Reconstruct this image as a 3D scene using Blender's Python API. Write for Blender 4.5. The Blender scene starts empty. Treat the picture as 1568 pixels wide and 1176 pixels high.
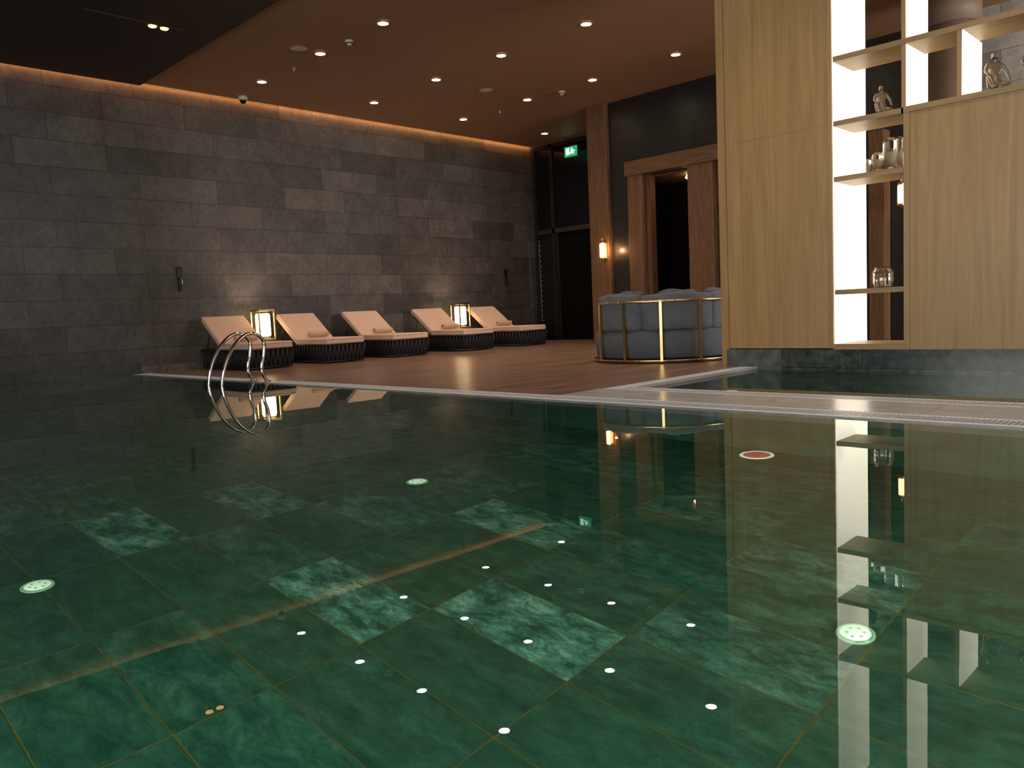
import bpy, bmesh, math, random
from mathutils import Vector, Matrix
random.seed(7)
S=bpy.context.scene
COL=bpy.context.collection
S.view_settings.view_transform='Standard'
S.view_settings.look='None'
S.view_settings.exposure=0.0

# ---------------------------------------------------------------- materials
def newmat(name):
    m=bpy.data.materials.new(name); m.use_nodes=True
    nt=m.node_tree; b=nt.nodes['Principled BSDF']
    return m,nt,b
def N(nt,t,**kw):
    n=nt.nodes.new(t)
    for k,v in kw.items():
        if hasattr(n,k): setattr(n,k,v)
    return n
def simple(name,col,rough=.5,metal=0,noise=.12,scale=20,bump=0.0,spec=None,emit=None,es=0):
    m,nt,b=newmat(name)
    tc=N(nt,'ShaderNodeTexCoord'); nz=N(nt,'ShaderNodeTexNoise'); nz.inputs['Scale'].default_value=scale; nz.inputs['Detail'].default_value=4
    nt.links.new(tc.outputs['Object'],nz.inputs['Vector'])
    cr=N(nt,'ShaderNodeValToRGB')
    cr.color_ramp.elements[0].position=.3;cr.color_ramp.elements[1].position=.7
    cr.color_ramp.elements[0].color=[c*(1-noise) for c in col]+[1]
    cr.color_ramp.elements[1].color=[min(1,c*(1+noise)) for c in col]+[1]
    nt.links.new(nz.outputs['Fac'],cr.inputs[0]); nt.links.new(cr.outputs[0],b.inputs['Base Color'])
    b.inputs['Roughness'].default_value=rough; b.inputs['Metallic'].default_value=metal
    if spec is not None: b.inputs['Specular IOR Level'].default_value=spec
    if bump:
        bp=N(nt,'ShaderNodeBump'); bp.inputs['Strength'].default_value=bump; bp.inputs['Distance'].default_value=.01
        nt.links.new(nz.outputs['Fac'],bp.inputs['Height']); nt.links.new(bp.outputs[0],b.inputs['Normal'])
    if emit:
        b.inputs['Emission Color'].default_value=list(emit)+[1]; b.inputs['Emission Strength'].default_value=es
    return m
def emis(name,col,st):
    m,nt,b=newmat(name); b.inputs['Base Color'].default_value=list(col)+[1]
    b.inputs['Emission Color'].default_value=list(col)+[1]; b.inputs['Emission Strength'].default_value=st
    return m
def glass(name,col=(1,1,1),rough=0,ior=1.45):
    m,nt,b=newmat(name); b.inputs['Base Color'].default_value=list(col)+[1]
    b.inputs['Transmission Weight'].default_value=1; b.inputs['Roughness'].default_value=rough; b.inputs['IOR'].default_value=ior
    return m
def bricks(name,axes,bw,rh,c1,c2,mort,msize=.006,rough=.6,bump=.3,off=.5,spec=.5,noise_scale=6,shift=(0,0),grain=None,lo=.75,hi=1.3,fine=None):
    m,nt,b=newmat(name)
    tc=N(nt,'ShaderNodeTexCoord'); sp=N(nt,'ShaderNodeSeparateXYZ'); cb=N(nt,'ShaderNodeCombineXYZ')
    nt.links.new(tc.outputs['Object'],sp.inputs[0])
    for i,a in enumerate(axes):
        ad=N(nt,'ShaderNodeMath',operation='ADD'); ad.inputs[1].default_value=shift[i]
        nt.links.new(sp.outputs[a],ad.inputs[0]); nt.links.new(ad.outputs[0],cb.inputs[i])
    br=N(nt,'ShaderNodeTexBrick'); br.offset=off
    br.inputs['Color1'].default_value=list(c1)+[1];br.inputs['Color2'].default_value=list(c2)+[1];br.inputs['Mortar'].default_value=list(mort)+[1]
    br.inputs['Scale'].default_value=1;br.inputs['Brick Width'].default_value=bw;br.inputs['Row Height'].default_value=rh
    br.inputs['Mortar Size'].default_value=msize;br.inputs['Mortar Smooth'].default_value=.1;br.inputs['Bias'].default_value=-.1
    nt.links.new(cb.outputs[0],br.inputs['Vector'])
    nz=N(nt,'ShaderNodeTexNoise'); nz.inputs['Scale'].default_value=noise_scale; nz.inputs['Detail'].default_value=6; nz.inputs['Roughness'].default_value=.65
    if grain:
        mp=N(nt,'ShaderNodeMapping'); mp.inputs['Scale'].default_value=grain
        nt.links.new(tc.outputs['Object'],mp.inputs[0]); nt.links.new(mp.outputs[0],nz.inputs['Vector'])
    else: nt.links.new(tc.outputs['Object'],nz.inputs['Vector'])
    mr=N(nt,'ShaderNodeMapRange'); mr.inputs['From Min'].default_value=.3; mr.inputs['From Max'].default_value=.7
    mr.inputs['To Min'].default_value=lo; mr.inputs['To Max'].default_value=hi
    nt.links.new(nz.outputs['Fac'],mr.inputs[0])
    mx=N(nt,'ShaderNodeMix',data_type='RGBA',blend_type='MULTIPLY'); mx.inputs['Factor'].default_value=1
    nt.links.new(br.outputs['Color'],mx.inputs[6]); nt.links.new(mr.outputs[0],mx.inputs[7])
    res=mx.outputs[2]
    if fine:
        n2=N(nt,'ShaderNodeTexNoise'); n2.inputs['Scale'].default_value=1; n2.inputs['Detail'].default_value=5; n2.inputs['Roughness'].default_value=.7
        mp2=N(nt,'ShaderNodeMapping'); mp2.inputs['Scale'].default_value=fine
        nt.links.new(tc.outputs['Object'],mp2.inputs[0]); nt.links.new(mp2.outputs[0],n2.inputs['Vector'])
        mr2=N(nt,'ShaderNodeMapRange'); mr2.inputs['From Min'].default_value=.3; mr2.inputs['From Max'].default_value=.7
        mr2.inputs['To Min'].default_value=.70; mr2.inputs['To Max'].default_value=1.3
        nt.links.new(n2.outputs['Fac'],mr2.inputs[0])
        mx2=N(nt,'ShaderNodeMix',data_type='RGBA',blend_type='MULTIPLY'); mx2.inputs['Factor'].default_value=1
        nt.links.new(res,mx2.inputs[6]); nt.links.new(mr2.outputs[0],mx2.inputs[7]); res=mx2.outputs[2]
    nt.links.new(res,b.inputs['Base Color'])
    b.inputs['Roughness'].default_value=rough; b.inputs['Specular IOR Level'].default_value=spec
    bp=N(nt,'ShaderNodeBump'); bp.inputs['Strength'].default_value=bump; bp.inputs['Distance'].default_value=.01
    su=N(nt,'ShaderNodeMath',operation='SUBTRACT'); nt.links.new(nz.outputs['Fac'],su.inputs[0]); nt.links.new(br.outputs['Fac'],su.inputs[1])
    nt.links.new(su.outputs[0],bp.inputs['Height']); nt.links.new(bp.outputs[0],b.inputs['Normal'])
    return m
def wood(name,c1,c2,grain=(14,14,.9),rough=.45,ring=1.0):
    m,nt,b=newmat(name)
    tc=N(nt,'ShaderNodeTexCoord'); mp=N(nt,'ShaderNodeMapping'); mp.inputs['Scale'].default_value=grain
    nt.links.new(tc.outputs['Object'],mp.inputs[0])
    nz=N(nt,'ShaderNodeTexNoise'); nz.inputs['Scale'].default_value=1; nz.inputs['Detail'].default_value=8; nz.inputs['Roughness'].default_value=.6; nz.inputs['Distortion'].default_value=ring
    nt.links.new(mp.outputs[0],nz.inputs['Vector'])
    cr=N(nt,'ShaderNodeValToRGB'); cr.color_ramp.elements[0].position=.32;cr.color_ramp.elements[1].position=.68
    cr.color_ramp.elements[0].color=list(c1)+[1];cr.color_ramp.elements[1].color=list(c2)+[1]
    nt.links.new(nz.outputs['Fac'],cr.inputs[0]);nt.links.new(cr.outputs[0],b.inputs['Base Color'])
    b.inputs['Roughness'].default_value=rough
    bp=N(nt,'ShaderNodeBump'); bp.inputs['Strength'].default_value=.1; bp.inputs['Distance'].default_value=.003
    nt.links.new(nz.outputs['Fac'],bp.inputs['Height']); nt.links.new(bp.outputs[0],b.inputs['Normal'])
    return m

M={}
M['stone']=bricks('granite_cladding',(0,2),1.45,.45,(.052,.049,.049),(.100,.092,.090),(.014,.013,.012),msize=.005,rough=.42,bump=.35,off=.37,noise_scale=2.6,lo=.74,hi=1.3,fine=(16,16,11))
M['darkstone']=bricks('dark_slate_panels',(1,2),1.6,.9,(.012,.0115,.0115),(.019,.018,.0175),(.005,.005,.005),rough=.35,bump=.1)
M['darkstone2']=bricks('dark_slate_panels_side',(0,2),1.6,.9,(.012,.0115,.0115),(.019,.018,.0175),(.005,.005,.005),rough=.35,bump=.1)
M['deck']=bricks('wood_look_deck',(0,1),1.2,.2,(.19,.118,.086),(.28,.18,.134),(.08,.055,.04),msize=.003,rough=.28,bump=.12,off=.4,grain=(1.2,12,1),noise_scale=2,lo=.7,hi=1.25)
M['ceil']=simple('brown_ceiling_paint',(.27,.155,.085),.6,noise=.05,scale=3)
M['dceil']=simple('dark_ceiling_panel',(.020,.013,.010),.55,noise=.1,scale=3)
M['wood']=wood('oak_veneer',(.275,.172,.068),(.375,.250,.106),grain=(11,11,.6))
M['woodh']=wood('oak_veneer_shelf',(.23,.15,.066),(.335,.225,.102),grain=(14,.9,14))
M['wooddark']=wood('old_brown_timber',(.075,.037,.018),(.19,.098,.046),grain=(18,18,1.3),rough=.55,ring=2)
M['wooddarkh']=wood('old_brown_timber_beam',(.075,.037,.018),(.19,.098,.046),grain=(18,1.3,18),rough=.55,ring=2)
M['marble']=bricks('dark_green_marble',(1,2),1.0,.6,(.02,.03,.03),(.055,.068,.065),(.01,.01,.01),msize=.004,rough=.2,bump=.05,noise_scale=9,lo=.3,hi=2.2)
M['marblex']=bricks('dark_green_marble_x',(0,2),1.0,.6,(.03,.04,.04),(.055,.065,.062),(.01,.01,.01),msize=.004,rough=.25,bump=.05,noise_scale=9,lo=.5,hi=1.6)
M['skirt']=simple('pale_skirting_stone',(.13,.115,.105),.5,noise=.4,scale=9)
M['coping']=bricks('pale_coping_stone',(0,1),.62,.6,(.50,.54,.58),(.60,.64,.69),(.28,.29,.30),msize=.004,rough=.22,bump=.04,noise_scale=5,lo=.88,hi=1.12)
M['lip']=simple('pool_lip_stone',(.20,.19,.18),.3,noise=.2,scale=8)
M['grate']=simple('white_grate_plastic',(.64,.67,.71),.35,noise=.04)
M['channel']=simple('overflow_channel',(.12,.12,.13),.5)
M['chrome']=simple('polished_steel',(.8,.77,.72),.08,metal=1,noise=.02)
M['brass']=simple('brushed_brass',(.75,.52,.24),.25,metal=1,noise=.05)
M['bronze']=simple('dark_bronze',(.12,.08,.05),.35,metal=.8)
M['black']=simple('black_metal',(.012,.011,.011),.4)
M['rope']=simple('charcoal_rope',(.022,.021,.023),.7,noise=.3,scale=60,bump=.4)
M['cushion']=simple('peach_outdoor_fabric',(.66,.47,.38),.9,noise=.05,scale=120,bump=.15)
M['piping']=simple('cushion_piping',(.50,.34,.27),.9,noise=.05,scale=120)
M['towel']=simple('rolled_towel_terry',(.58,.38,.25),.95,noise=.12,scale=150,bump=.5)
M['grey']=simple('grey_woven_fabric',(.10,.112,.135),.9,noise=.22,scale=90,bump=.4)
M['greyd']=simple('grey_seat_fabric',(.078,.088,.106),.9,noise=.22,scale=90,bump=.4)
M['lampglow']=emis('lantern_diffuser',(1,.72,.38),7.0)
M['sconceglow']=emis('sconce_diffuser',(1,.66,.34),5)
M['spotglow']=emis('downlight_led',(1,.80,.54),60)
M['slotglow']=emis('slot_lamp_led',(1,.42,.14),6)
M['cove']=emis('cove_led_strip',(1,.38,.10),26)
M['trimring']=simple('downlight_trim',(.3,.16,.08),.4)
M['white']=simple('white_plastic',(.6,.55,.5),.4,noise=.03)
M['jamb']=simple('daylight_glow_lining',(.85,.80,.72),.5,noise=.02,emit=(1,.88,.70),es=1.9)  # emission puts the daylight brightness of the white linings into the material
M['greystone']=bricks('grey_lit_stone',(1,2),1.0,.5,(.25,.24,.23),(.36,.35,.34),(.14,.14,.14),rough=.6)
M['taupe']=simple('taupe_plaster_column',(.15,.105,.075),.6,noise=.06,scale=4)
M['dglass']=simple('dark_tinted_glass',(.003,.003,.004),.03,noise=.02,spec=.4)
M['void']=simple('dark_interior_paint',(.005,.004,.0035),.8,spec=.05)
M['exit']=emis('exit_sign_green',(.02,.40,.18),.7)
M['exitw']=emis('exit_sign_white',(.85,1,.9),1.4)
M['glass']=glass('clear_jar_glass',(.98,.97,.94))
M['candle']=simple('candle_wax',(.8,.7,.55),.6)
M['mirror']=simple('bronze_mirror',(.05,.03,.02),.15,metal=.9,noise=.05)
M['render']=simple('rear_wall_plaster',(.2,.18,.16),.8)
M['grout']=simple('ochre_grout',(.16,.145,.03),.8,noise=.25,scale=10)
M['figure']=simple('pewter_figurine',(.30,.25,.20),.35,metal=.6,noise=.2,scale=60)
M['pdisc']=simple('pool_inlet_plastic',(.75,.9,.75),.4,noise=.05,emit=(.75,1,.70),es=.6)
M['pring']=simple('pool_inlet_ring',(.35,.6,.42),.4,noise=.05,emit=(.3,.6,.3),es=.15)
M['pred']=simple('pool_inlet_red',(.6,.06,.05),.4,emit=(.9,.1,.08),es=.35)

def pooltile():
    m,nt,b=newmat('green_marble_pool_tile')
    tc=N(nt,'ShaderNodeTexCoord'); at=N(nt,'ShaderNodeAttribute'); at.attribute_name='tone'
    at2=N(nt,'ShaderNodeAttribute'); at2.attribute_name='seed'
    ad=N(nt,'ShaderNodeVectorMath',operation='ADD'); cm=N(nt,'ShaderNodeCombineXYZ')
    nt.links.new(at2.outputs['Fac'],cm.inputs[0]); nt.links.new(at2.outputs['Fac'],cm.inputs[2])
    nt.links.new(tc.outputs['Object'],ad.inputs[0]); nt.links.new(cm.outputs[0],ad.inputs[1])
    mp=N(nt,'ShaderNodeMapping'); mp.inputs['Rotation'].default_value=(0,0,.5); mp.inputs['Scale'].default_value=(9,4.2,5)
    nt.links.new(ad.outputs[0],mp.inputs[0])
    nz=N(nt,'ShaderNodeTexNoise'); nz.inputs['Scale'].default_value=1.2; nz.inputs['Detail'].default_value=12; nz.inputs['Roughness'].default_value=.76; nz.inputs['Distortion'].default_value=.4
    nt.links.new(mp.outputs[0],nz.inputs['Vector'])
    dark=N(nt,'ShaderNodeValToRGB'); e=dark.color_ramp.elements
    e[0].position=.33;e[0].color=(.012,.055,.034,1);e[1].position=.72;e[1].color=(.046,.140,.088,1)
    lite=N(nt,'ShaderNodeValToRGB'); e=lite.color_ramp.elements
    e[0].position=.42;e[0].color=(.018,.085,.060,1);e[1].position=.70;e[1].color=(.40,.66,.52,1)
    x=lite.color_ramp.elements.new(.53);x.color=(.085,.25,.18,1)
    nt.links.new(nz.outputs['Fac'],dark.inputs[0]);nt.links.new(nz.outputs['Fac'],lite.inputs[0])
    mx=N(nt,'ShaderNodeMix',data_type='RGBA'); nt.links.new(at.outputs['Fac'],mx.inputs[0])
    nt.links.new(dark.outputs[0],mx.inputs[6]);nt.links.new(lite.outputs[0],mx.inputs[7])
    nt.links.new(mx.outputs[2],b.inputs['Base Color']); b.inputs['Roughness'].default_value=.5
    b.inputs['Specular IOR Level'].default_value=.1
    return m
M['ptile']=pooltile()
def watermat():
    m=bpy.data.materials.new('pool_water'); m.use_nodes=True; nt=m.node_tree; nt.nodes.clear()
    g=N(nt,'ShaderNodeBsdfGlass'); g.inputs['IOR'].default_value=1.33; g.inputs['Roughness'].default_value=0
    g.inputs['Color'].default_value=(.93,1,.97,1)
    tc=N(nt,'ShaderNodeTexCoord'); nz=N(nt,'ShaderNodeTexNoise'); nz.inputs['Scale'].default_value=4.0; nz.inputs['Detail'].default_value=1.5
    bp=N(nt,'ShaderNodeBump'); bp.inputs['Strength'].default_value=.012; bp.inputs['Distance'].default_value=.01
    o=N(nt,'ShaderNodeOutputMaterial')
    nt.links.new(tc.outputs['Object'],nz.inputs['Vector']);nt.links.new(nz.outputs['Fac'],bp.inputs['Height']);nt.links.new(bp.outputs[0],g.inputs['Normal'])
    nt.links.new(g.outputs[0],o.inputs[0]); return m
M['water']=watermat()

# ---------------------------------------------------------------- mesh helpers
def obj(name,bm,mat,parent=None,smooth=False):
    me=bpy.data.meshes.new(name); bm.to_mesh(me); bm.free()
    if mat is not None: me.materials.append(M[mat] if isinstance(mat,str) else mat)
    if smooth:
        for p in me.polygons: p.use_smooth=True
    o=bpy.data.objects.new(name,me); COL.objects.link(o)
    if parent: o.parent=parent
    return o
def empty(name,loc=(0,0,0),rz=0):
    o=bpy.data.objects.new(name,None); o.location=loc; o.rotation_euler=(0,0,rz); o.empty_display_size=.1; COL.objects.link(o); return o
def addbox(bm,lo,hi):
    r=bmesh.ops.create_cube(bm,size=1)
    for v in r['verts']:
        v.co=Vector([(lo[i]+hi[i])/2+v.co[i]*(hi[i]-lo[i]) for i in range(3)])
    return r['verts']
def box(name,lo,hi,mat,parent=None,bev=0,seg=2):
    bm=bmesh.new(); addbox(bm,lo,hi)
    if bev: bmesh.ops.bevel(bm,geom=bm.edges[:],offset=bev,segments=seg,affect='EDGES',profile=.6)
    return obj(name,bm,mat,parent,smooth=False)
def cushion(name,lo,hi,mat,parent,rot=None,pivot=None,rad=.028):
    bm=bmesh.new(); addbox(bm,lo,hi)
    bmesh.ops.bevel(bm,geom=bm.edges[:],offset=rad,segments=4,affect='EDGES',profile=.5)
    o=obj(name,bm,mat,parent,False)
    bm=bmesh.new(); z=hi[2]-rad*.9; q=.006
    tube_bm(bm,[(lo[0]+rad*.3,lo[1]-q*.2,z),(hi[0]-rad*.3,lo[1]-q*.2,z)],.005,6)
    tube_bm(bm,[(hi[0]+q*.2,lo[1]+rad*.3,z),(hi[0]+q*.2,hi[1]-rad*.3,z)],.005,6)
    tube_bm(bm,[(lo[0]-q*.2,lo[1]+rad*.3,z),(lo[0]-q*.2,hi[1]-rad*.3,z)],.005,6)
    tube_bm(bm,[(lo[0]+rad*.3,hi[1]+q*.2,z),(hi[0]-rad*.3,hi[1]+q*.2,z)],.005,6)
    o2=obj(name+'_piping',bm,'piping',parent,True)
    if rot:
        p=Vector(pivot)
        for k in (o,o2): k.data.transform(Matrix.Translation(p)@rot@Matrix.Translation(-p))
    return o
def tube_bm(bm,pts,r,n=10,closed=False):
    pts=[Vector(p) for p in pts]; rings=[]; L=len(pts); up=None
    for i,p in enumerate(pts):
        if closed: t=(pts[(i+1)%L]-pts[i-1])
        else: t=pts[min(i+1,L-1)]-pts[max(i-1,0)]
        t.normalize()
        if up is None:
            a=Vector((0,0,1)) if abs(t.z)<.9 else Vector((1,0,0)); up=(a-t*a.dot(t)).normalized()
        else: up=(up-t*up.dot(t)).normalized()
        s=t.cross(up); rr=r[i] if isinstance(r,(list,tuple)) else r
        rings.append([bm.verts.new(p+(up*math.cos(2*math.pi*k/n)+s*math.sin(2*math.pi*k/n))*rr) for k in range(n)])
    for i in range(L if closed else L-1):
        a=rings[i];b=rings[(i+1)%L]
        for k in range(n): bm.faces.new((a[k],a[(k+1)%n],b[(k+1)%n],b[k]))
    if not closed:
        bm.faces.new(rings[0][::-1]); bm.faces.new(rings[-1])
def tube(name,pts,r,mat,parent=None,n=12,closed=False):
    bm=bmesh.new(); tube_bm(bm,pts,r,n,closed); return obj(name,bm,mat,parent,True)
def smoothpts(pts,k=6):
    P=[Vector(p) for p in pts]; out=[]
    for i in range(len(P)-1):
        a=P[max(i-1,0)];b=P[i];c=P[i+1];d=P[min(i+2,len(P)-1)]
        for j in range(k):
            t=j/k
            out.append(.5*((2*b)+(c-a)*t+(2*a-5*b+4*c-d)*t*t+(3*b-a-3*c+d)*t**3))
    out.append(P[-1]); return out
def lathe(name,prof,mat,loc=(0,0,0),parent=None,n=32,smooth=True):
    bm=bmesh.new(); rings=[]
    for r,z in prof:
        if r<1e-5: rings.append([bm.verts.new((loc[0],loc[1],loc[2]+z))])
        else: rings.append([bm.verts.new((loc[0]+r*math.cos(2*math.pi*k/n),loc[1]+r*math.sin(2*math.pi*k/n),loc[2]+z)) for k in range(n)])
    for a,b in zip(rings,rings[1:]):
        for k in range(n):
            k2=(k+1)%n
            if len(a)==1 and len(b)==1: continue
            if len(a)==1: bm.faces.new((a[0],b[k2],b[k]))
            elif len(b)==1: bm.faces.new((a[k],a[k2],b[0]))
            else: bm.faces.new((a[k],a[k2],b[k2],b[k]))
    bmesh.ops.recalc_face_normals(bm,faces=bm.faces[:])
    return obj(name,bm,mat,parent,smooth)
def arealight(name,loc,direction,sx,sy,power,col):
    l=bpy.data.lights.new(name,'AREA'); l.shape='RECTANGLE'; l.size=sx;l.size_y=sy;l.energy=power;l.color=col
    o=bpy.data.objects.new(name,l); o.location=loc; o.rotation_euler=Vector(direction).to_track_quat('-Z','Y').to_euler(); COL.objects.link(o); return o
def pointlight(name,loc,power,col,r=.05,parent=None):
    l=bpy.data.lights.new(name,'POINT'); l.energy=power;l.color=col;l.shadow_soft_size=r
    o=bpy.data.objects.new(name,l); o.location=loc; COL.objects.link(o)
    if parent: o.parent=parent
    return o
def spotlight(name,loc,direction,power,col,ang,r=.03):
    l=bpy.data.lights.new(name,'SPOT'); l.energy=power;l.color=col;l.shadow_soft_size=r;l.spot_size=math.radians(ang);l.spot_blend=1
    o=bpy.data.objects.new(name,l); o.location=loc; o.rotation_euler=Vector(direction).to_track_quat('-Z','Y').to_euler(); COL.objects.link(o); return o

CZ=5.2; WY=15.1; PX=5.34; PD=-1.4; WZ=-.012
# ---------------------------------------------------------------- room shell
box('wall_back',(-6,WY,-1.5),(16.5,WY+.2,CZ+.6),'stone')
box('trim_pool_ledge',(-.8,WY-.06,-.05),(5.5,WY,.2),'marblex')
box('baseboard_back',(5.5,WY-.025,0),(16.3,WY,.12),'skirt')
box('ceiling',(5.9,-6,CZ),(16.5,WY-.13,CZ+.12),'ceil')
box('ceiling_dark',(-6,-6,CZ-.05),(5.9,WY-.13,CZ+.12),'dceil')
box('ceiling_cove_top',(-6,WY-.6,CZ+.45),(16.5,WY,CZ+.55),'ceil')
box('trim_cove_upstand',(-6,WY-.66,CZ+.12),(16.5,WY-.6,CZ+.55),'ceil')
box('cove_light_strip',(-6,WY-.13,CZ+.020),(16.3,WY-.118,CZ+.045),'cove')
# far wall (glazing + door)
wf=empty('window_1')
gx=16.3
box('glass_upper_1',(gx,14.47,2.98),(gx+.02,15.1,CZ),'dglass',wf)
box('glass_upper_2',(gx,11.3,2.98),(gx+.02,14.4,CZ),'dglass',wf)
box('mullion_1',(gx-.05,14.37,0),(gx+.05,14.47,CZ),'black',wf)
box('transom',(gx-.05,11.3,2.86),(gx+.05,15.1,2.98),'bronze',wf)
box('jamb',(gx-.06,14.98,0),(gx+.05,15.08,CZ),'black',wf)
box('head',(gx-.05,11.3,CZ-.09),(gx+.05,15.1,CZ),'black',wf)
bm=bmesh.new()
for i in range(9):
    for j in range(40):
        y=14.50+.05*i; z=.1+.068*j
        if (i+j)%2==0: addbox(bm,(gx-.012,y,z),(gx-.002,y+.035,z+.045))
obj('etched_pattern',bm,simple('etched_frost',(.03,.026,.023),.3,noise=.3,scale=30),wf)
box('glass_lower_1',(gx,14.47,0),(gx+.02,14.98,2.86),'dglass',wf)
box('glass_reflection_strip',(gx-.05,14.93,.5),(gx-.03,14.96,2.7),'chrome',wf)  # chrome strip built in place of a bright vertical reflection on the glass
d=empty('door_1')
box('door_leaf',(gx,12.6,.02),(gx+.04,14.34,2.84),'void',d)
box('door_stile',(gx-.03,14.26,.02),(gx+.02,14.36,2.84),'black',d)
box('handle',(gx-.08,14.28,.9),(gx-.05,14.31,1.5),'bronze',d)
box('door_leaf_2',(gx,11.3,.02),(gx+.04,12.58,2.84),'void',d)
box('wall_far',(gx+.1,11,0),(gx+.3,15.3,CZ+.5),'void')
box('wall_alcove_side',(14.5,11.42,0),(16.4,11.6,CZ),'darkstone2')
# exit sign
ex=empty('exit_sign')
box('housing',(15.98,13.28,4.70),(16.02,13.68,4.95),'exit',ex)
bm=bmesh.new()
addbox(bm,(15.97,13.52,4.75),(15.978,13.62,4.91))
addbox(bm,(15.97,13.40,4.80),(15.978,13.46,4.87)); addbox(bm,(15.97,13.42,4.88),(15.978,13.45,4.91))
addbox(bm,(15.97,13.45,4.76),(15.978,13.49,4.80)); addbox(bm,(15.97,13.37,4.76),(15.978,13.41,4.80)); addbox(bm,(15.97,13.33,4.82),(15.978,13.40,4.84))
obj('pictogram',bm,'exitw',ex)
box('hanger_1',(15.995,13.33,4.95),(16.005,13.34,CZ),'black',ex); box('hanger_2',(15.995,13.62,4.95),(16.005,13.63,CZ),'black',ex)

# slate wall with timber framed openings (x=14.2)
FX=14.2
def slate(name,y0,y1,z0,z1): box(name,(FX,y0,z0),(FX+.25,y1,z1),'darkstone')
slate('wall_right_upper',6.1,10.85,3.84,CZ)
slate('wall_right_pier',10.34,10.85,0,3.84)
slate('wall_right_end',6.1,7.0,0,3.84)
box('wall_opening_back',(FX+1.4,6.1,0),(FX+1.5,10.9,CZ),'void')
box('wall_opening_side',(FX+.25,10.35,0),(FX+1.4,10.45,CZ),'void')
col=empty('timber_pilaster')
box('post',(FX-.12,10.88,0),(FX+.25,11.4,CZ-.002),'wooddark',col,bev=.01)
df=empty('door_frame')
box('jamb_left',(FX-.10,10.02,0),(FX+.1,10.36,3.84),'wooddark',df,bev=.012)
box('jamb_middle',(FX-.10,8.32,0),(FX+.15,8.88,3.84),'wooddark',df,bev=.012)
box('lintel',(FX-.14,7.0,3.56),(FX+.15,10.40,3.86),'wooddarkh',df,bev=.012)
box('jamb_far',(FX-.10,7.0,0),(FX+.1,7.3,3.84),'wooddark',df,bev=.012)
box('inner_jamb_left',(FX+.1,9.92,0),(FX+.3,10.02,3.56),'wooddark',df)
mi=empty('bronze_mirror')
box('pane',(FX+1.3,8.0,.1),(FX+1.34,10.3,3.4),'mirror',mi)
cl=empty('ceiling_lamp')
lathe('shade',[(0,.06),(.16,.06),(.2,0),(.18,-.02),(0,-.02)],'sconceglow',(FX+.7,9.2,3.45),cl,24)
pointlight('opening_lamp_light',(FX+.7,9.2,3.2),3,(1,.5,.2),.1)
box('wall_opening_ceiling',(FX+.25,6.1,3.52),(FX+1.4,10.4,3.56),'wooddarkh')

def sconce(y,z,x,p=9):
    s=empty('sconce_lamp',(x,y,z))
    box('backplate',(-.02,-.05,-.2),(0,.05,.2),'brass',s,bev=.004)
    lathe('glass_tube',[(0,-.15),(.055,-.15),(.055,.13),(.04,.16),(0,.16)],'sconceglow',(-.11,0,0),s,20)
    lathe('cap_bottom',[(0,-.19),(.065,-.19),(.07,-.15),(0,-.15)],'brass',(-.11,0,0),s,20)
    lathe('cap_top',[(0,.16),(.065,.16),(.05,.2),(0,.22)],'brass',(-.11,0,0),s,20)
    for k in range(3):
        a=k*2.1+.4; tube('rod_%d'%k,[(-.11+.065*math.cos(a),.065*math.sin(a),-.16),(-.11+.065*math.cos(a),.065*math.sin(a),.17)],.005,'brass',s,6)
    tube('arm',smoothpts([(-.01,0,.12),(-.05,0,.24),(-.11,0,.28),(-.11,0,.2)]),.008,'brass',s,8)
    pointlight('sconce_light',(x-.1,y-.2,z),p,(1,.5,.2),.02)
sconce(10.98,2.05,FX-.122)
sconce(4.85,2.45,14.3,5)

# ---------------------------------------------------------------- shelf wall
SX=9.1; SD=.66
sh=empty('shelving_partition')
box('panel_left',(SX,3.88,.22),(SX+SD,5.17,5.19),'wood',sh)
box('panel_seam',(SX-.002,3.86,2.735),(SX,5.17,2.741),'woodh',sh)
box('end_panel',(SX-.02,5.17,0),(SX+SD+.02,5.27,5.19),'wood',sh)
box('stile_left',(SX-.02,3.84,.22),(SX+SD,3.88,5.19),'wood',sh)
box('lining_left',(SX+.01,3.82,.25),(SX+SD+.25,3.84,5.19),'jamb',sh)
box('cabinet_right',(SX,-5.9,.21),(SX+.08,3.06,2.71),'wood',sh)
box('cabinet_stile',(SX-.012,3.02,.21),(SX+.09,3.08,2.74),'wood',sh)
box('cabinet_cap',(SX-.02,-5.9,2.70),(SX+SD*.6,3.10,2.76),'woodh',sh)
for i,z in enumerate((3.40,2.70,2.09,.83)):
    box('shelf_%d'%(i+1),(SX-.02,(-5.9 if i==0 else 3.08),z),(SX+SD*.85,3.82,z+.055),'woodh',sh)
box('shelf_bottom',(SX-.02,3.06,.21),(SX+SD,3.84,.27),'woodh',sh)
for i,(y,z1) in enumerate(((3.05,5.19),(2.52,3.4),(1.2,5.19))):
    box('post_%d'%(i+1),(SX-.01,y+.01,2.76),(SX+SD,y+.05,z1),'wood',sh)
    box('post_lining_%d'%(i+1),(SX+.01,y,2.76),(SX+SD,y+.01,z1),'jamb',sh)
box('trim_marble_plinth',(SX-.08,-5.9,-.25),(SX+SD,4.45,.21),'marble')
box('trim_marble_plinth_pale',(SX-.08,4.45,-.25),(SX+SD,5.17,.21),simple('pale_grey_plinth',(.085,.10,.10),.3,noise=.4,scale=8))  # end section of the plinth in a paler grey
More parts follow.
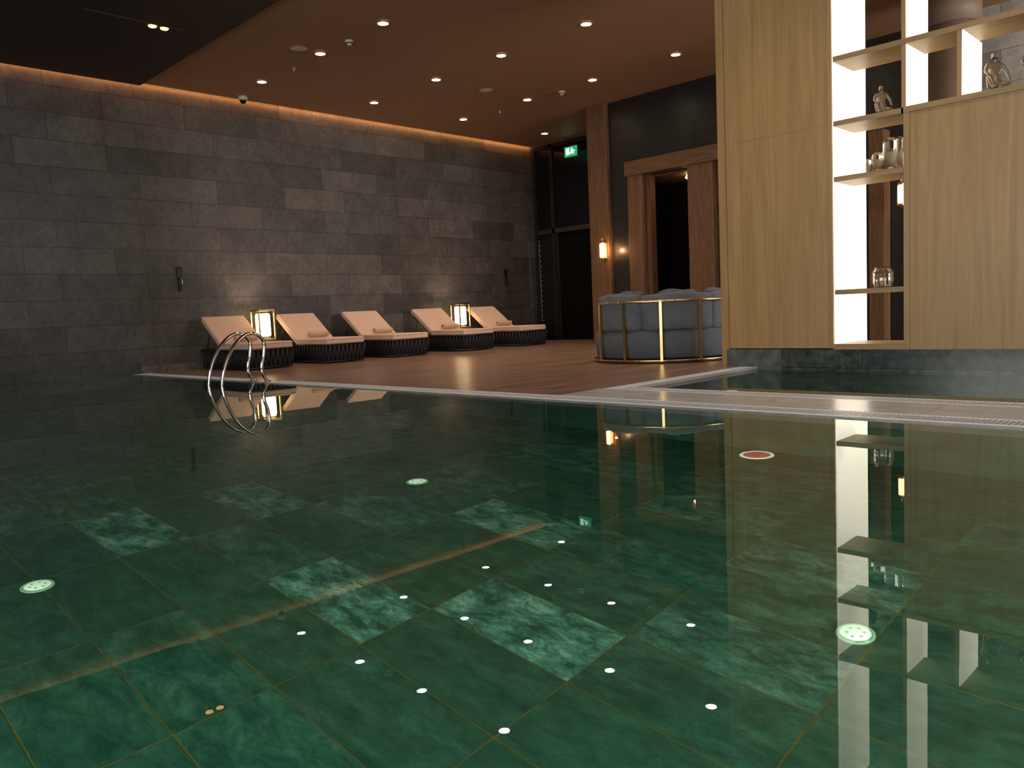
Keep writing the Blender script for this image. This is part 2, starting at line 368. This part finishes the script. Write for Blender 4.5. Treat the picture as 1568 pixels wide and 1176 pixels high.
# room behind the shelving
BX=14.6
box('wall_rear_dark',(BX,-6,0),(BX+.2,6.1,CZ),'darkstone')
jt=empty('timber_post'); box('post',(BX-.3,5.16,0),(BX-.01,5.42,3.6),'wooddark',jt,bev=.01)
box('wall_rear_grey',(BX-.06,-2,0),(BX-.0,3.9,CZ),'greystone')
cc=empty('round_column'); lathe('shaft',[(0,0),(.35,0),(.35,CZ-.01),(0,CZ-.01)],'taupe',(12.9,3.74,0),cc,48); lathe('collar',[(.35,4.55),(.40,4.55),(.40,4.95),(.35,4.95)],'taupe',(12.9,3.74,0),cc,48)
arealight('daylight_window_rear',(11.8,-5.8,2.7),(-.05,1,0),4.6,4.4,1000,(1,.93,.84))

def figure(loc,s,rz):
    e=empty('seated_figurine',loc,rz)
    V=[(0,0,.09),(0,0,.2),(0,0,.33),(0,0,.40),(0,0,.46),(0,0,.54),
       (.07,.05,.08),(.14,.13,.20),(.12,.20,.03),(.12,.26,.02),
       (-.07,.05,.08),(-.16,.12,.06),(-.02,.17,.04),(.04,.19,.03),
       (.09,0,.37),(.15,.06,.27),(.14,.14,.21),
       (-.09,0,.37),(-.16,.02,.26),(-.15,.12,.13)]
    E=[(0,1),(1,2),(2,3),(3,4),(4,5),(0,6),(6,7),(7,8),(8,9),(0,10),(10,11),(11,12),(12,13),(2,14),(14,15),(15,16),(2,17),(17,18),(18,19)]
    R=[.08,.065,.075,.03,.035,.05,.055,.04,.025,.02,.055,.04,.028,.02,.035,.024,.018,.035,.024,.018]
    me=bpy.data.meshes.new('figurine'); me.from_pydata([tuple(c*s for c in v) for v in V],E,[]); me.materials.append(M['figure'])
    o=bpy.data.objects.new('body',me); COL.objects.link(o); o.parent=e
    md=o.modifiers.new('sk','SKIN')
    for i,r in enumerate(R): me.skin_vertices[0].data[i].radius=(r*s,r*s)
    me.skin_vertices[0].data[0].use_root=True
    md.use_smooth_shade=True
    sb=o.modifiers.new('ss','SUBSURF'); sb.levels=2; sb.render_levels=2
figure((SX+.14,3.36,2.757),.58,2.3)
figure((SX+.16,2.28,2.762),.72,2.3)
figure((SX+.16,1.93,2.762),.8,2.0)
def cloche(y,r,hh,x=SX+.15,z=2.146):
    e=empty('glass_cloche',(x,y,z))
    t=.006
    lathe('dome',[(r,.012),(r,hh-r*.8),(r*.85,hh-r*.35),(r*.5,hh-r*.08),(0,hh),(0,hh-t),(r*.48,hh-r*.08-t),(r*.8,hh-r*.38),(r-t,hh-r*.8),(r-t,.012),(r,.012)],'glass',(0,0,0),e,28)
    lathe('base',[(0,0),(r*1.08,0),(r*1.08,.012),(0,.012)],'brass',(0,0,0),e,28)
    lathe('rim',[(r*.96,.02),(r*1.03,.02),(r*1.03,.03),(r*.96,.03)],'brass',(0,0,0),e,28)
    lathe('pillar_candle',[(0,.012),(r*.4,.012),(r*.4,hh*.5),(r*.1,hh*.5+.005),(0,hh*.5+.02)],'candle',(0,0,0),e,20)
cloche(3.40,.065,.22); cloche(3.27,.085,.36,SX+.18); cloche(3.15,.04,.34,SX+.10); cloche(3.49,.03,.16,SX+.12)
e=empty('candle_lantern_jar',(SX+.16,3.36,.887))
lathe('jar',[(0,0),(.09,0),(.1,.06),(.1,.17),(.075,.2),(.08,.22),(.074,.22),(.069,.2),(.094,.17),(.094,.06),(.085,.01),(0,.01)],'glass',(0,0,0),e,28)
for k in range(14):
    a=k*2*math.pi/14; tube('rib_%d'%k,[(.1*math.cos(a),.1*math.sin(a),.004),(.104*math.cos(a),.104*math.sin(a),.06),(.104*math.cos(a),.104*math.sin(a),.17),(.08*math.cos(a),.08*math.sin(a),.215)],.004,'bronze',e,6)
for z in (.06,.12,.17): tube('hoop_%d'%int(z*100),[(.105*math.cos(t*.3491),.105*math.sin(t*.3491),z) for t in range(18)],.004,'bronze',e,6,True)
lathe('candle',[(0,.012),(.035,.012),(.035,.1),(0,.1)],'candle',(0,0,0),e,16)

# ---------------------------------------------------------------- floor & pools
box('floor',(5.62,5.0,-.2),(16.5,WY,0),'deck')
box('floor_far',(SX+SD,-6,-.2),(16.5,5.0,0),'deck')
box('floor_strip',(SX-.08,4.95,-.2),(SX+SD,5.0,0),'deck')
box('floor_rear_deck',(-6,-6,-.2),(-.8,WY,0),'deck')
box('floor_rear_deck_side',(-.8,-6,-.2),(5.34,-.8,0),'deck')
box('floor_pool_coping',(5.62,-6,-.25),(6.25,5.0,.0),'coping')
def grate(name,x0,x1,y0,y1,along):
    bm=bmesh.new()
    if along=='y':
        n=int((y1-y0)/.032)
        for i in range(n):
            y=y0+i*.032; addbox(bm,(x0+.012,y,-.03),(x1-.012,y+.018,.0))
        addbox(bm,(x0,y0,-.03),(x0+.012,y1,.002)); addbox(bm,(x1-.012,y0,-.03),(x1,y1,.002)); 
    else:
        n=int((x1-x0)/.032)
        for i in range(n):
            x=x0+i*.032; addbox(bm,(x,y0+.012,-.03),(x+.018,y1-.012,.0))
        addbox(bm,(x0,y0,-.03),(x1,y0+.012,.002)); addbox(bm,(x0,y1-.012,-.03),(x1,y1,.002))
    obj(name,bm,'grate')
grate('overflow_grate',5.36,5.60,-.8,10.1,'y')
grate('overflow_grate',5.36,5.60,10.75,WY-.07,'y')
box('trim_ladder_pad',(5.36,10.1,-.25),(5.62,10.75,0),'lip')
box('trim_channel_bed',(5.34,-.8,-.25),(5.62,WY,-.05),'channel')
grate('overflow_grate',6.25,6.47,-.8,4.75,'y')
box('trim_channel_bed_inner',(6.25,-6,-.25),(6.49,4.78,-.05),'channel')
grate('overflow_grate',6.25,SX-.08,4.76,4.97,'x')
box('trim_channel_bed_end',(6.25,4.76,-.25),(SX-.08,5.0,-.05),'channel')
box('trim_pool_lip',(5.33,-.8,-.3),(5.36,WY,-.004),'lip')
def tilegrid(name,x0,x1,y0,y1,z,px,py,ox,oy,bright={}):
    bm=bmesh.new(); tones=[];seeds=[]; g=.004
    i0=math.floor((x0-ox)/px); i1=math.ceil((x1-ox)/px); j0=math.floor((y0-oy)/py); j1=math.ceil((y1-oy)/py)
    for i in range(i0,i1):
        for j in range(j0,j1):
            a=max(x0,ox+i*px+g);b=min(x1,ox+(i+1)*px-g);c=max(y0,oy+j*py+g);dd=min(y1,oy+(j+1)*py-g)
            if b-a<.01 or dd-c<.01: continue
            vs=[bm.verts.new(p) for p in ((a,c,z),(b,c,z),(b,dd,z),(a,dd,z))]; bm.faces.new(vs)
            t=random.choice([0,0,.04,.08,.14,.22]); 
            if (i,j) in bright: t=bright[(i,j)]
            tones.append(t); seeds.append(random.uniform(0,60))
    o=obj(name,bm,'ptile')
    a=o.data.attributes.new('tone','FLOAT','FACE'); a.data.foreach_set('value',tones)
    a=o.data.attributes.new('seed','FLOAT','FACE'); a.data.foreach_set('value',seeds)
    return o
br={(2,2):.9,(3,1):1.0,(5,2):.8,(1,4):.75,(3,4):.5,(4,0):.5,(6,0):.45,(1,1):.06,(0,2):.15,(4,3):.25,(4,2):.05,(2,1):.03,(3,2):.06,(4,1):.12,(2,3):.15,(1,2):.05,(2,0):.05,(3,0):.08,(0,1):.15,(7,1):.3,(5,1):.2,(1,3):.03,(5,0):.2}
tilegrid('floor_pool_tiles',-.8,5.34,-.8,WY,PD,.395,.81,1.02,1.17,br)
box('floor_pool_base',(-1,-1,PD-.1),(5.6,WY,PD-.003),'grout')
pw=simple('pool_wall_tile',(.03,.09,.06),.5,noise=.4,scale=3)
box('wall_pool_right',(5.34,-1,PD),(5.4,WY,-.26),pw); box('wall_pool_left',(-1,-1,PD),(-.8,WY,-.2),pw); box('wall_pool_front',(-1,-1,PD),(5.4,-.8,-.2),pw)
bm=bmesh.new(); vs=[bm.verts.new(p) for p in ((-.8,-.8,WZ),(5.33,-.8,WZ),(5.33,WY-.06,WZ),(-.8,WY-.06,WZ))]; bm.faces.new(vs)
obj('pool_water_surface',bm,'water')
tilegrid('floor_inner_pool_tiles',6.47,SX-.08,-6,4.76,-.7,.4,.8,6.47,0)
box('floor_inner_pool_base',(6.4,-6,-.8),(SX,4.8,-.703),'grout')
box('wall_inner_pool_a',(6.44,-6,-.7),(6.47,4.76,-.05),pw); box('wall_inner_pool_b',(6.44,4.76,-.7),(SX,4.8,-.05),pw); box('wall_inner_pool_c',(SX-.08,-6,-.7),(SX,4.76,-.2),pw)
bm=bmesh.new(); vs=[bm.verts.new(p) for p in ((6.475,-5.9,WZ-.02),(SX-.085,-5.9,WZ-.02),(SX-.085,4.755,WZ-.02),(6.475,4.755,WZ-.02))]; bm.faces.new(vs)
obj('inner_pool_water_surface',bm,'water')
def inlet(x,y,red=False,z=PD,r=.075):
    e=empty('pool_floor_inlet',(x,y,z))
    lathe('ring',[(r*.8,.0),(r,.0),(r*.98,.012),(r*.8,.014),(r*.8,0)],'pring' if not red else 'pdisc',(0,0,0),e,32)
    lathe('cover',[(0,.016),(r*.78,.012),(r*.8,0),(0,0)],'pdisc' if not red else 'pred',(0,0,0),e,32)
    bm=bmesh.new()
    for k in range(6):
        a=k*math.pi/3; c=Vector((r*.45*math.cos(a),r*.45*math.sin(a),.015)); addbox(bm,c-Vector((.006,.006,.003)),c+Vector((.006,.006,.003)))
    obj('slots',bm,'pring',e)
inlet(1.01,4.31);inlet(3.33,4.29);inlet(3.14,1.25);inlet(5.20,2.76,True,r=.12)
inlet(7.4,4.2,False,-.7)

# pool ladder
ld=empty('pool_ladder_handrail')
for k,y in enumerate((10.62,10.22)):
    pts=smoothpts([(4.76,y,-1.0),(4.76,y,-.4),(4.77,y,0),(4.83,y,.26),(4.96,y,.50),(5.14,y,.655),(5.30,y,.665),(5.41,y,.56),(5.40,y,.38),(5.36,y,.24),(5.36,y,.12),(5.42,y,.004)])
    tube('rail_%d'%(k+1),pts,.024,'chrome',ld,14)
    lathe('flange_%d'%(k+1),[(0,0),(.045,0),(.045,.012),(.022,.02),(0,.02)],'chrome',(5.43,y,.002),ld,20)
for i,z in enumerate((-.3,-.6,-.9)): box('tread_%d'%(i+1),(4.70,10.2,z),(4.80,10.62,z+.025),'chrome',ld)

# ---------------------------------------------------------------- loungers
def lounger(x0,x1,yf=13.0,towel=True):
    W=x1-x0; e=empty('sun_lounger',(x0,yf,0)); Lh=1.92
    bm=bmesh.new()
    vs=addbox(bm,(.03,.03,.03),(W-.03,Lh-.03,.34))
    for v in vs:
        if v.co.z<.1: v.co.x+= .03 if v.co.x<W/2 else -.03; v.co.y+=.03 if v.co.y<1 else -.03
    obj('base_core',bm,'black',e)
    bm=bmesh.new(); per=[]
    n=18
    for i in range(n): per.append((W*i/n,0,1,0))
    m=36
    for i in range(m): per.append((W,Lh*i/m,0,1))
    for i in range(n): per.append((W*(1-i/n),Lh,-1,0))
    for i in range(m): per.append((0,Lh*(1-i/m),0,-1))
    for i,(x,y,tx,ty) in enumerate(per):
        j=.022*(1 if i%2 else -1)
        cx,cy=W/2,Lh/2
        bx=cx+(x-cx)*.95; by=cy+(y-cy)*.975
        tube_bm(bm,[(x+tx*j,y+ty*j,.345),((x+bx)/2,(y+by)/2,.18),(bx-tx*j,by-ty*j,.03)],.011,5)
    obj('rope_skirt',bm,'rope',e,True)
    bm=bmesh.new()
    for z,k,kk in ((.35,1.0,1.0),(.03,.95,.975)):
        cx,cy=W/2,Lh/2; c=[(cx-W/2*k,cy-Lh/2*kk,z),(cx+W/2*k,cy-Lh/2*kk,z),(cx+W/2*k,cy+Lh/2*kk,z),(cx-W/2*k,cy+Lh/2*kk,z)]
        for q in range(4): tube_bm(bm,[c[q],c[(q+1)%4]],.014,6)
    obj('frame',bm,'black',e,True)
    cushion('seat_cushion',(0.0,-.01,.357),(W,1.13,.475),'cushion',e)
    R=Matrix.Rotation(math.radians(36),4,'X')
    cushion('back_cushion',(0.0,1.10,.365),(W,2.0,.475),'cushion',e,R,(0,1.10,.40))
    bm=bmesh.new(); a=math.radians(36)
    tube_bm(bm,[(.06,1.14,.36),(.06,1.14+.8*math.cos(a),.33+.8*math.sin(a)),(W-.06,1.14+.8*math.cos(a),.33+.8*math.sin(a)),(W-.06,1.14,.36)],.014,6)
    tube_bm(bm,[(.1,1.7,.72),(.1,1.85,.35)],.012,6); tube_bm(bm,[(W-.1,1.7,.72),(W-.1,1.85,.35)],.012,6)
    obj('back_support',bm,'black',e,True)
    if towel:
        bm=bmesh.new(); pts=[]; 
        for i in range(70):
            t=i/69; ang=t*5*math.pi; r=.018+.045*t; pts.append((math.cos(ang)*r,math.sin(ang)*r))
        w0,w1=W*.30,W*.80
        rows=[[bm.verts.new((x,1.02+p[0],.545+p[1])) for p in pts] for x in (w0,w0+.02,w1-.02,w1)]
        for a_,b_ in zip(rows,rows[1:]):
            for i in range(69): bm.faces.new((a_[i],a_[i+1],b_[i+1],b_[i]))
        o=obj('rolled_towel',bm,'towel',e,True); md=o.modifiers.new('so','SOLIDIFY'); md.thickness=.01
LX=[(6.6,7.45),(8.15,9.0),(9.7,10.6),(11.6,12.5),(13.35,14.25)]
for i,(a,b) in enumerate(LX): lounger(a,b)

def lantern(x,y):
    t=empty('side_table',(x,y,0))
    box('top',(-.24,-.24,.44),(.24,.24,.48),'black',t,bev=.008)
    for sx in (-.2,.2):
        for sy in (-.2,.2): box('leg_%s%s'%('l' if sx<0 else 'r','f' if sy<0 else 'b'),(sx-.015,sy-.015,0),(sx+.015,sy+.015,.44),'black',t)
    box('lower_shelf',(-.2,-.2,.14),(.2,.2,.16),'black',t)
    l=empty('table_lantern',(x,y,.48),.0)
    w=.17
    box('base',(-w,-w,0),(w,w,.04),'brass',l,bev=.005); box('lid',(-w,-w,.56),(w,w,.60),'brass',l,bev=.005)
    for sx in (-1,1):
        for sy in (-1,1): box('post_%d%d'%(sx+1,sy+1),(sx*w-.012-.01*sx,sy*w-.012-.01*sy,.04),(sx*w+.012-.01*sx,sy*w+.012-.01*sy,.56),'brass',l)
    lathe('diffuser',[(0,.07),(.12,.07),(.14,.1),(.14,.48),(.12,.52),(0,.52)],'lampglow',(0,0,0),l,28)
    spotlight('lantern_uplight',(x,y-.05,1.12),(0,.42,1),46,(1,.62,.44),130)
lantern(7.72,14.55); lantern(12.9,14.55)

def control(x,z):
    e=empty('shower_control',(x,WY-.001,z))
    box('plate',(-.045,-.03,-.02),(.045,0,.20),'black',e,bev=.006)
    box('hook',(-.05,-.06,.16),(.05,-.03,.19),'black',e,bev=.004)
    box('handset',(-.022,-.06,-.26),(.022,-.025,.02),'black',e,bev=.008)
    tube('hose',smoothpts([(.0,-.04,-.25),(.03,-.04,-.2),(.05,-.03,-.1),(.03,-.03,0)]),.006,'chrome',e,6)
control(6.37,1.74); control(15.04,1.75)
def camera_dome(x,y):
    e=empty('dome_camera',(x,y,CZ-.001))
    lathe('body',[(0,0),(.09,0),(.09,-.05),(.07,-.07),(0,-.07)],'white',(0,0,0),e,24); lathe('dome',[(.06,-.07),(.055,-.11),(.03,-.135),(0,-.14)],'dglass',(0,0,0),e,24)
camera_dome(7.75,14.75)
def downlight(x,y,on=True):
    e=empty('recessed_downlight',(x,y,CZ-.001))
    lathe('trim',[(.08,-.002),(.11,-.002),(.11,-.012),(.08,-.016)],'trimring',(0,0,0),e,28)
    lathe('led',[(0,-.012),(.08,-.012),(.08,-.004),(0,-.004)],'spotglow',(0,0,0),e,24)
    spotlight('downlight_spot',(x,y,CZ-.03),(0,0,-1),100,(1,.70,.48),118,.05)
for x,ys in ((7.57,(8.05,9.94,11.68,13.65)),(10.05,(8.06,9.94,11.68,13.65)),(12.5,(8.04,9.92,11.66,13.66)),(15.16,(9.9,11.66,13.6))):
    for y in ys: downlight(x,y)
for x in (7.57,10.05,12.5):
    downlight(x,6.15)
for x,y in ((7.57,4.3),(7.57,2.4),(7.57,.5)): downlight(x,y)
def speaker(x,y):
    e=empty('ceiling_speaker',(x,y,CZ-.001)); lathe('grille',[(0,-.012),(.13,-.01),(.15,-.004),(.15,0)],'white',(0,0,0),e,32)
    lathe('bezel',[(.14,-.002),(.16,-.002),(.16,-.014),(.14,-.014)],'trimring',(0,0,0),e,32)
speaker(7.18,11.68);speaker(11.32,11.67)
def smoke(x,y):
    e=empty('smoke_detector',(x,y,CZ-.001)); lathe('body',[(0,0),(.07,0),(.07,-.03),(.045,-.045),(.04,-.07),(0,-.075)],'white',(0,0,0),e,24)
    lathe('vent_ring',[(.05,-.035),(.06,-.035),(.06,-.05),(.05,-.05)],'black',(0,0,0),e,24)
smoke(7.61,10.89);smoke(12.64,10.83)
def sprinkler(x,y):
    e=empty('sprinkler_head',(x,y,CZ-.002)); lathe('rose',[(0,0),(.04,0),(.035,-.01),(.012,-.012),(.012,-.04),(.028,-.045),(0,-.05)],'chrome',(0,0,0),e,16)
sprinkler(7.63,12.62);sprinkler(12.69,12.68)
sl=empty('ceiling_slot_light')
zc=CZ-.05
box('slot',(4.0,11.86,zc-.006),(5.35,12.0,zc-.001),'black',sl); box('slot_edge',(4.0,11.84,zc-.012),(5.35,11.86,zc-.001),'bronze',sl)
lathe('lamp',[(0,-.02),(.05,-.02),(.06,-.006),(0,-.006)],'slotglow',(4.95,11.93,zc),sl,24)
lathe('lamp_2',[(0,-.02),(.05,-.02),(.06,-.006),(0,-.006)],'slotglow',(5.12,11.93,zc),sl,24)

# ---------------------------------------------------------------- round pod sofa
CX,CY,R=10.2,6.85,1.1
sf=empty('round_lounge_sofa',(CX,CY,0))
lathe('seat_drum',[(0,.06),(R-.10,.06),(R-.05,.09),(R-.03,.26),(R-.05,.43),(R-.10,.47),(0,.47)],'greyd',(0,0,0),sf,72)
lathe('plinth_ring',[(R-.16,0),(R-.02,0),(R-.02,.045),(R-.16,.045)],'bronze',(0,0,0),sf,72)
lathe('seat_pad',[(0,.56),(R-.35,.56),(R-.28,.53),(R-.27,.47),(0,.47)],'grey',(0,0,0),sf,64)
a0=math.atan2(-.62,-.79)
def arc(rad,z,s,e_,n=40): return [(rad*math.cos(a0+s+(e_-s)*i/n),rad*math.sin(a0+s+(e_-s)*i/n),z) for i in range(n+1)]
tube('brass_rail_top',arc(R+.02,.86,-1.1,1.75,50),.016,'brass',sf,10)
tube('brass_rail_bottom',arc(R+.0,.04,-2.6,2.6,70),.014,'brass',sf,10)
for i,an in enumerate((-1.08,-.62,-.14,.34,.84,1.3,1.75)):
    c,s_=math.cos(a0+an),math.sin(a0+an)
    bm=bmesh.new(); v=addbox(bm,(-.012,-.018,.03),(.012,.018,.875)); bmesh.ops.rotate(bm,verts=bm.verts,cent=(0,0,0),matrix=Matrix.Rotation(a0+an,3,'Z')); bmesh.ops.translate(bm,verts=bm.verts,vec=((R+.02)*c,(R+.02)*s_,0))
    obj('brass_bar_%d'%(i+1),bm,'brass',sf)
def arccushion(nm,s,e_,z0,z1,ro,th,mat='grey',tilt=.05):
    bm=bmesh.new(); nu,nv=20,14; rows=[]
    for i in range(nu+1):
        u=i/nu; an=a0+s+(e_-s)*u; eu=abs(2*u-1); row=[]
        k=(1-eu**8)
        hh=(z1-z0)*(1-.07*eu**5); zc_=(z0+z1)/2+ .010*math.sin(9*u+s*7)
        for j in range(nv*2):
            t=j/(nv*2)*2*math.pi
            ct,st=math.cos(t),math.sin(t)
            sx=math.copysign(abs(ct)**.5,ct); sz=math.copysign(abs(st)**.4,st)
            rr=ro-th/2+sx*th/2*max(k,.3)+ .008*math.sin(20*u+6*st)*k
            z=zc_+sz*hh/2*(.94+.06*k)
            rr-=tilt*(z-z0)/(z1-z0)*-.2
            row.append(bm.verts.new((rr*math.cos(an),rr*math.sin(an),z)))
        rows.append(row)
    for a_,b_ in zip(rows,rows[1:]):
        L=len(a_)
        for j in range(L): bm.faces.new((a_[j],a_[(j+1)%L],b_[(j+1)%L],b_[j]))
    bm.faces.new(rows[0]); bm.faces.new(rows[-1][::-1])
    bmesh.ops.recalc_face_normals(bm,faces=bm.faces[:])
    obj(nm,bm,mat,sf,True)
edges=[-1.30,-.42,.60,1.55]
for i in range(3): arccushion('back_cushion_%d'%(i+1),edges[i]-.01,edges[i+1]+.01,.45,.985-.012*(i%2),R-.01,.24)
for i in range(3): arccushion('inner_pillow_%d'%(i+1),edges[i]+.2,edges[i+1]-.1,.55,1.02,R-.27,.18,'greyd')

# ---------------------------------------------------------------- rear of the room (behind viewer) with daylight windows
box('wall_left',(-6.2,-6,-.2),(-6,WY,CZ+.6),'render'); box('wall_front',(-6.2,-6.2,-.2),(16.5,-6,CZ+.6),'render')
arealight('daylight_window_left',(-5.9,2.5,2.6),(1,0,0.02),9,3.6,850,(1,.95,.86))
arealight('daylight_window_front',(1.5,-5.9,2.6),(0,1,0.02),7,3.4,120,(.95,.95,1))
for i,y in enumerate((.3,1.6,2.9)):  # added underwater fill lights, out of view, to brighten the near pool floor
    arealight('underwater_fill_light',(-.76,y,-.45),(1,.1,-.45),.6,.3,16,(.78,1,.86))
for i,x in enumerate((.6,2.0,3.4)):  # same added fill from the front pool wall
    arealight('underwater_fill_light',(x,-.76,-.45),(.05,1,-.45),.6,.3,16,(.78,1,.86))

w=bpy.data.worlds.new('world'); S.world=w; w.use_nodes=True; w.node_tree.nodes['Background'].inputs[0].default_value=(.5,.55,.6,1); w.node_tree.nodes['Background'].inputs[1].default_value=.05

# ---------------------------------------------------------------- camera
cd=bpy.data.cameras.new('camera'); cam=bpy.data.objects.new('camera',cd); COL.objects.link(cam)
A=Vector((0.7033,0.0957,-0.7044));B=Vector((-0.7094,0.0305,-0.7042))
A.normalize(); U=A.cross(B).normalized(); B=U.cross(A).normalized()
m=Matrix(((A[0],A[1],A[2],0),(B[0],B[1],B[2],0),(U[0],U[1],U[2],.8),(0,0,0,1)))
cam.matrix_world=m
cd.sensor_width=36; cd.lens=36*1222/1568; cd.clip_start=.05
S.camera=cam
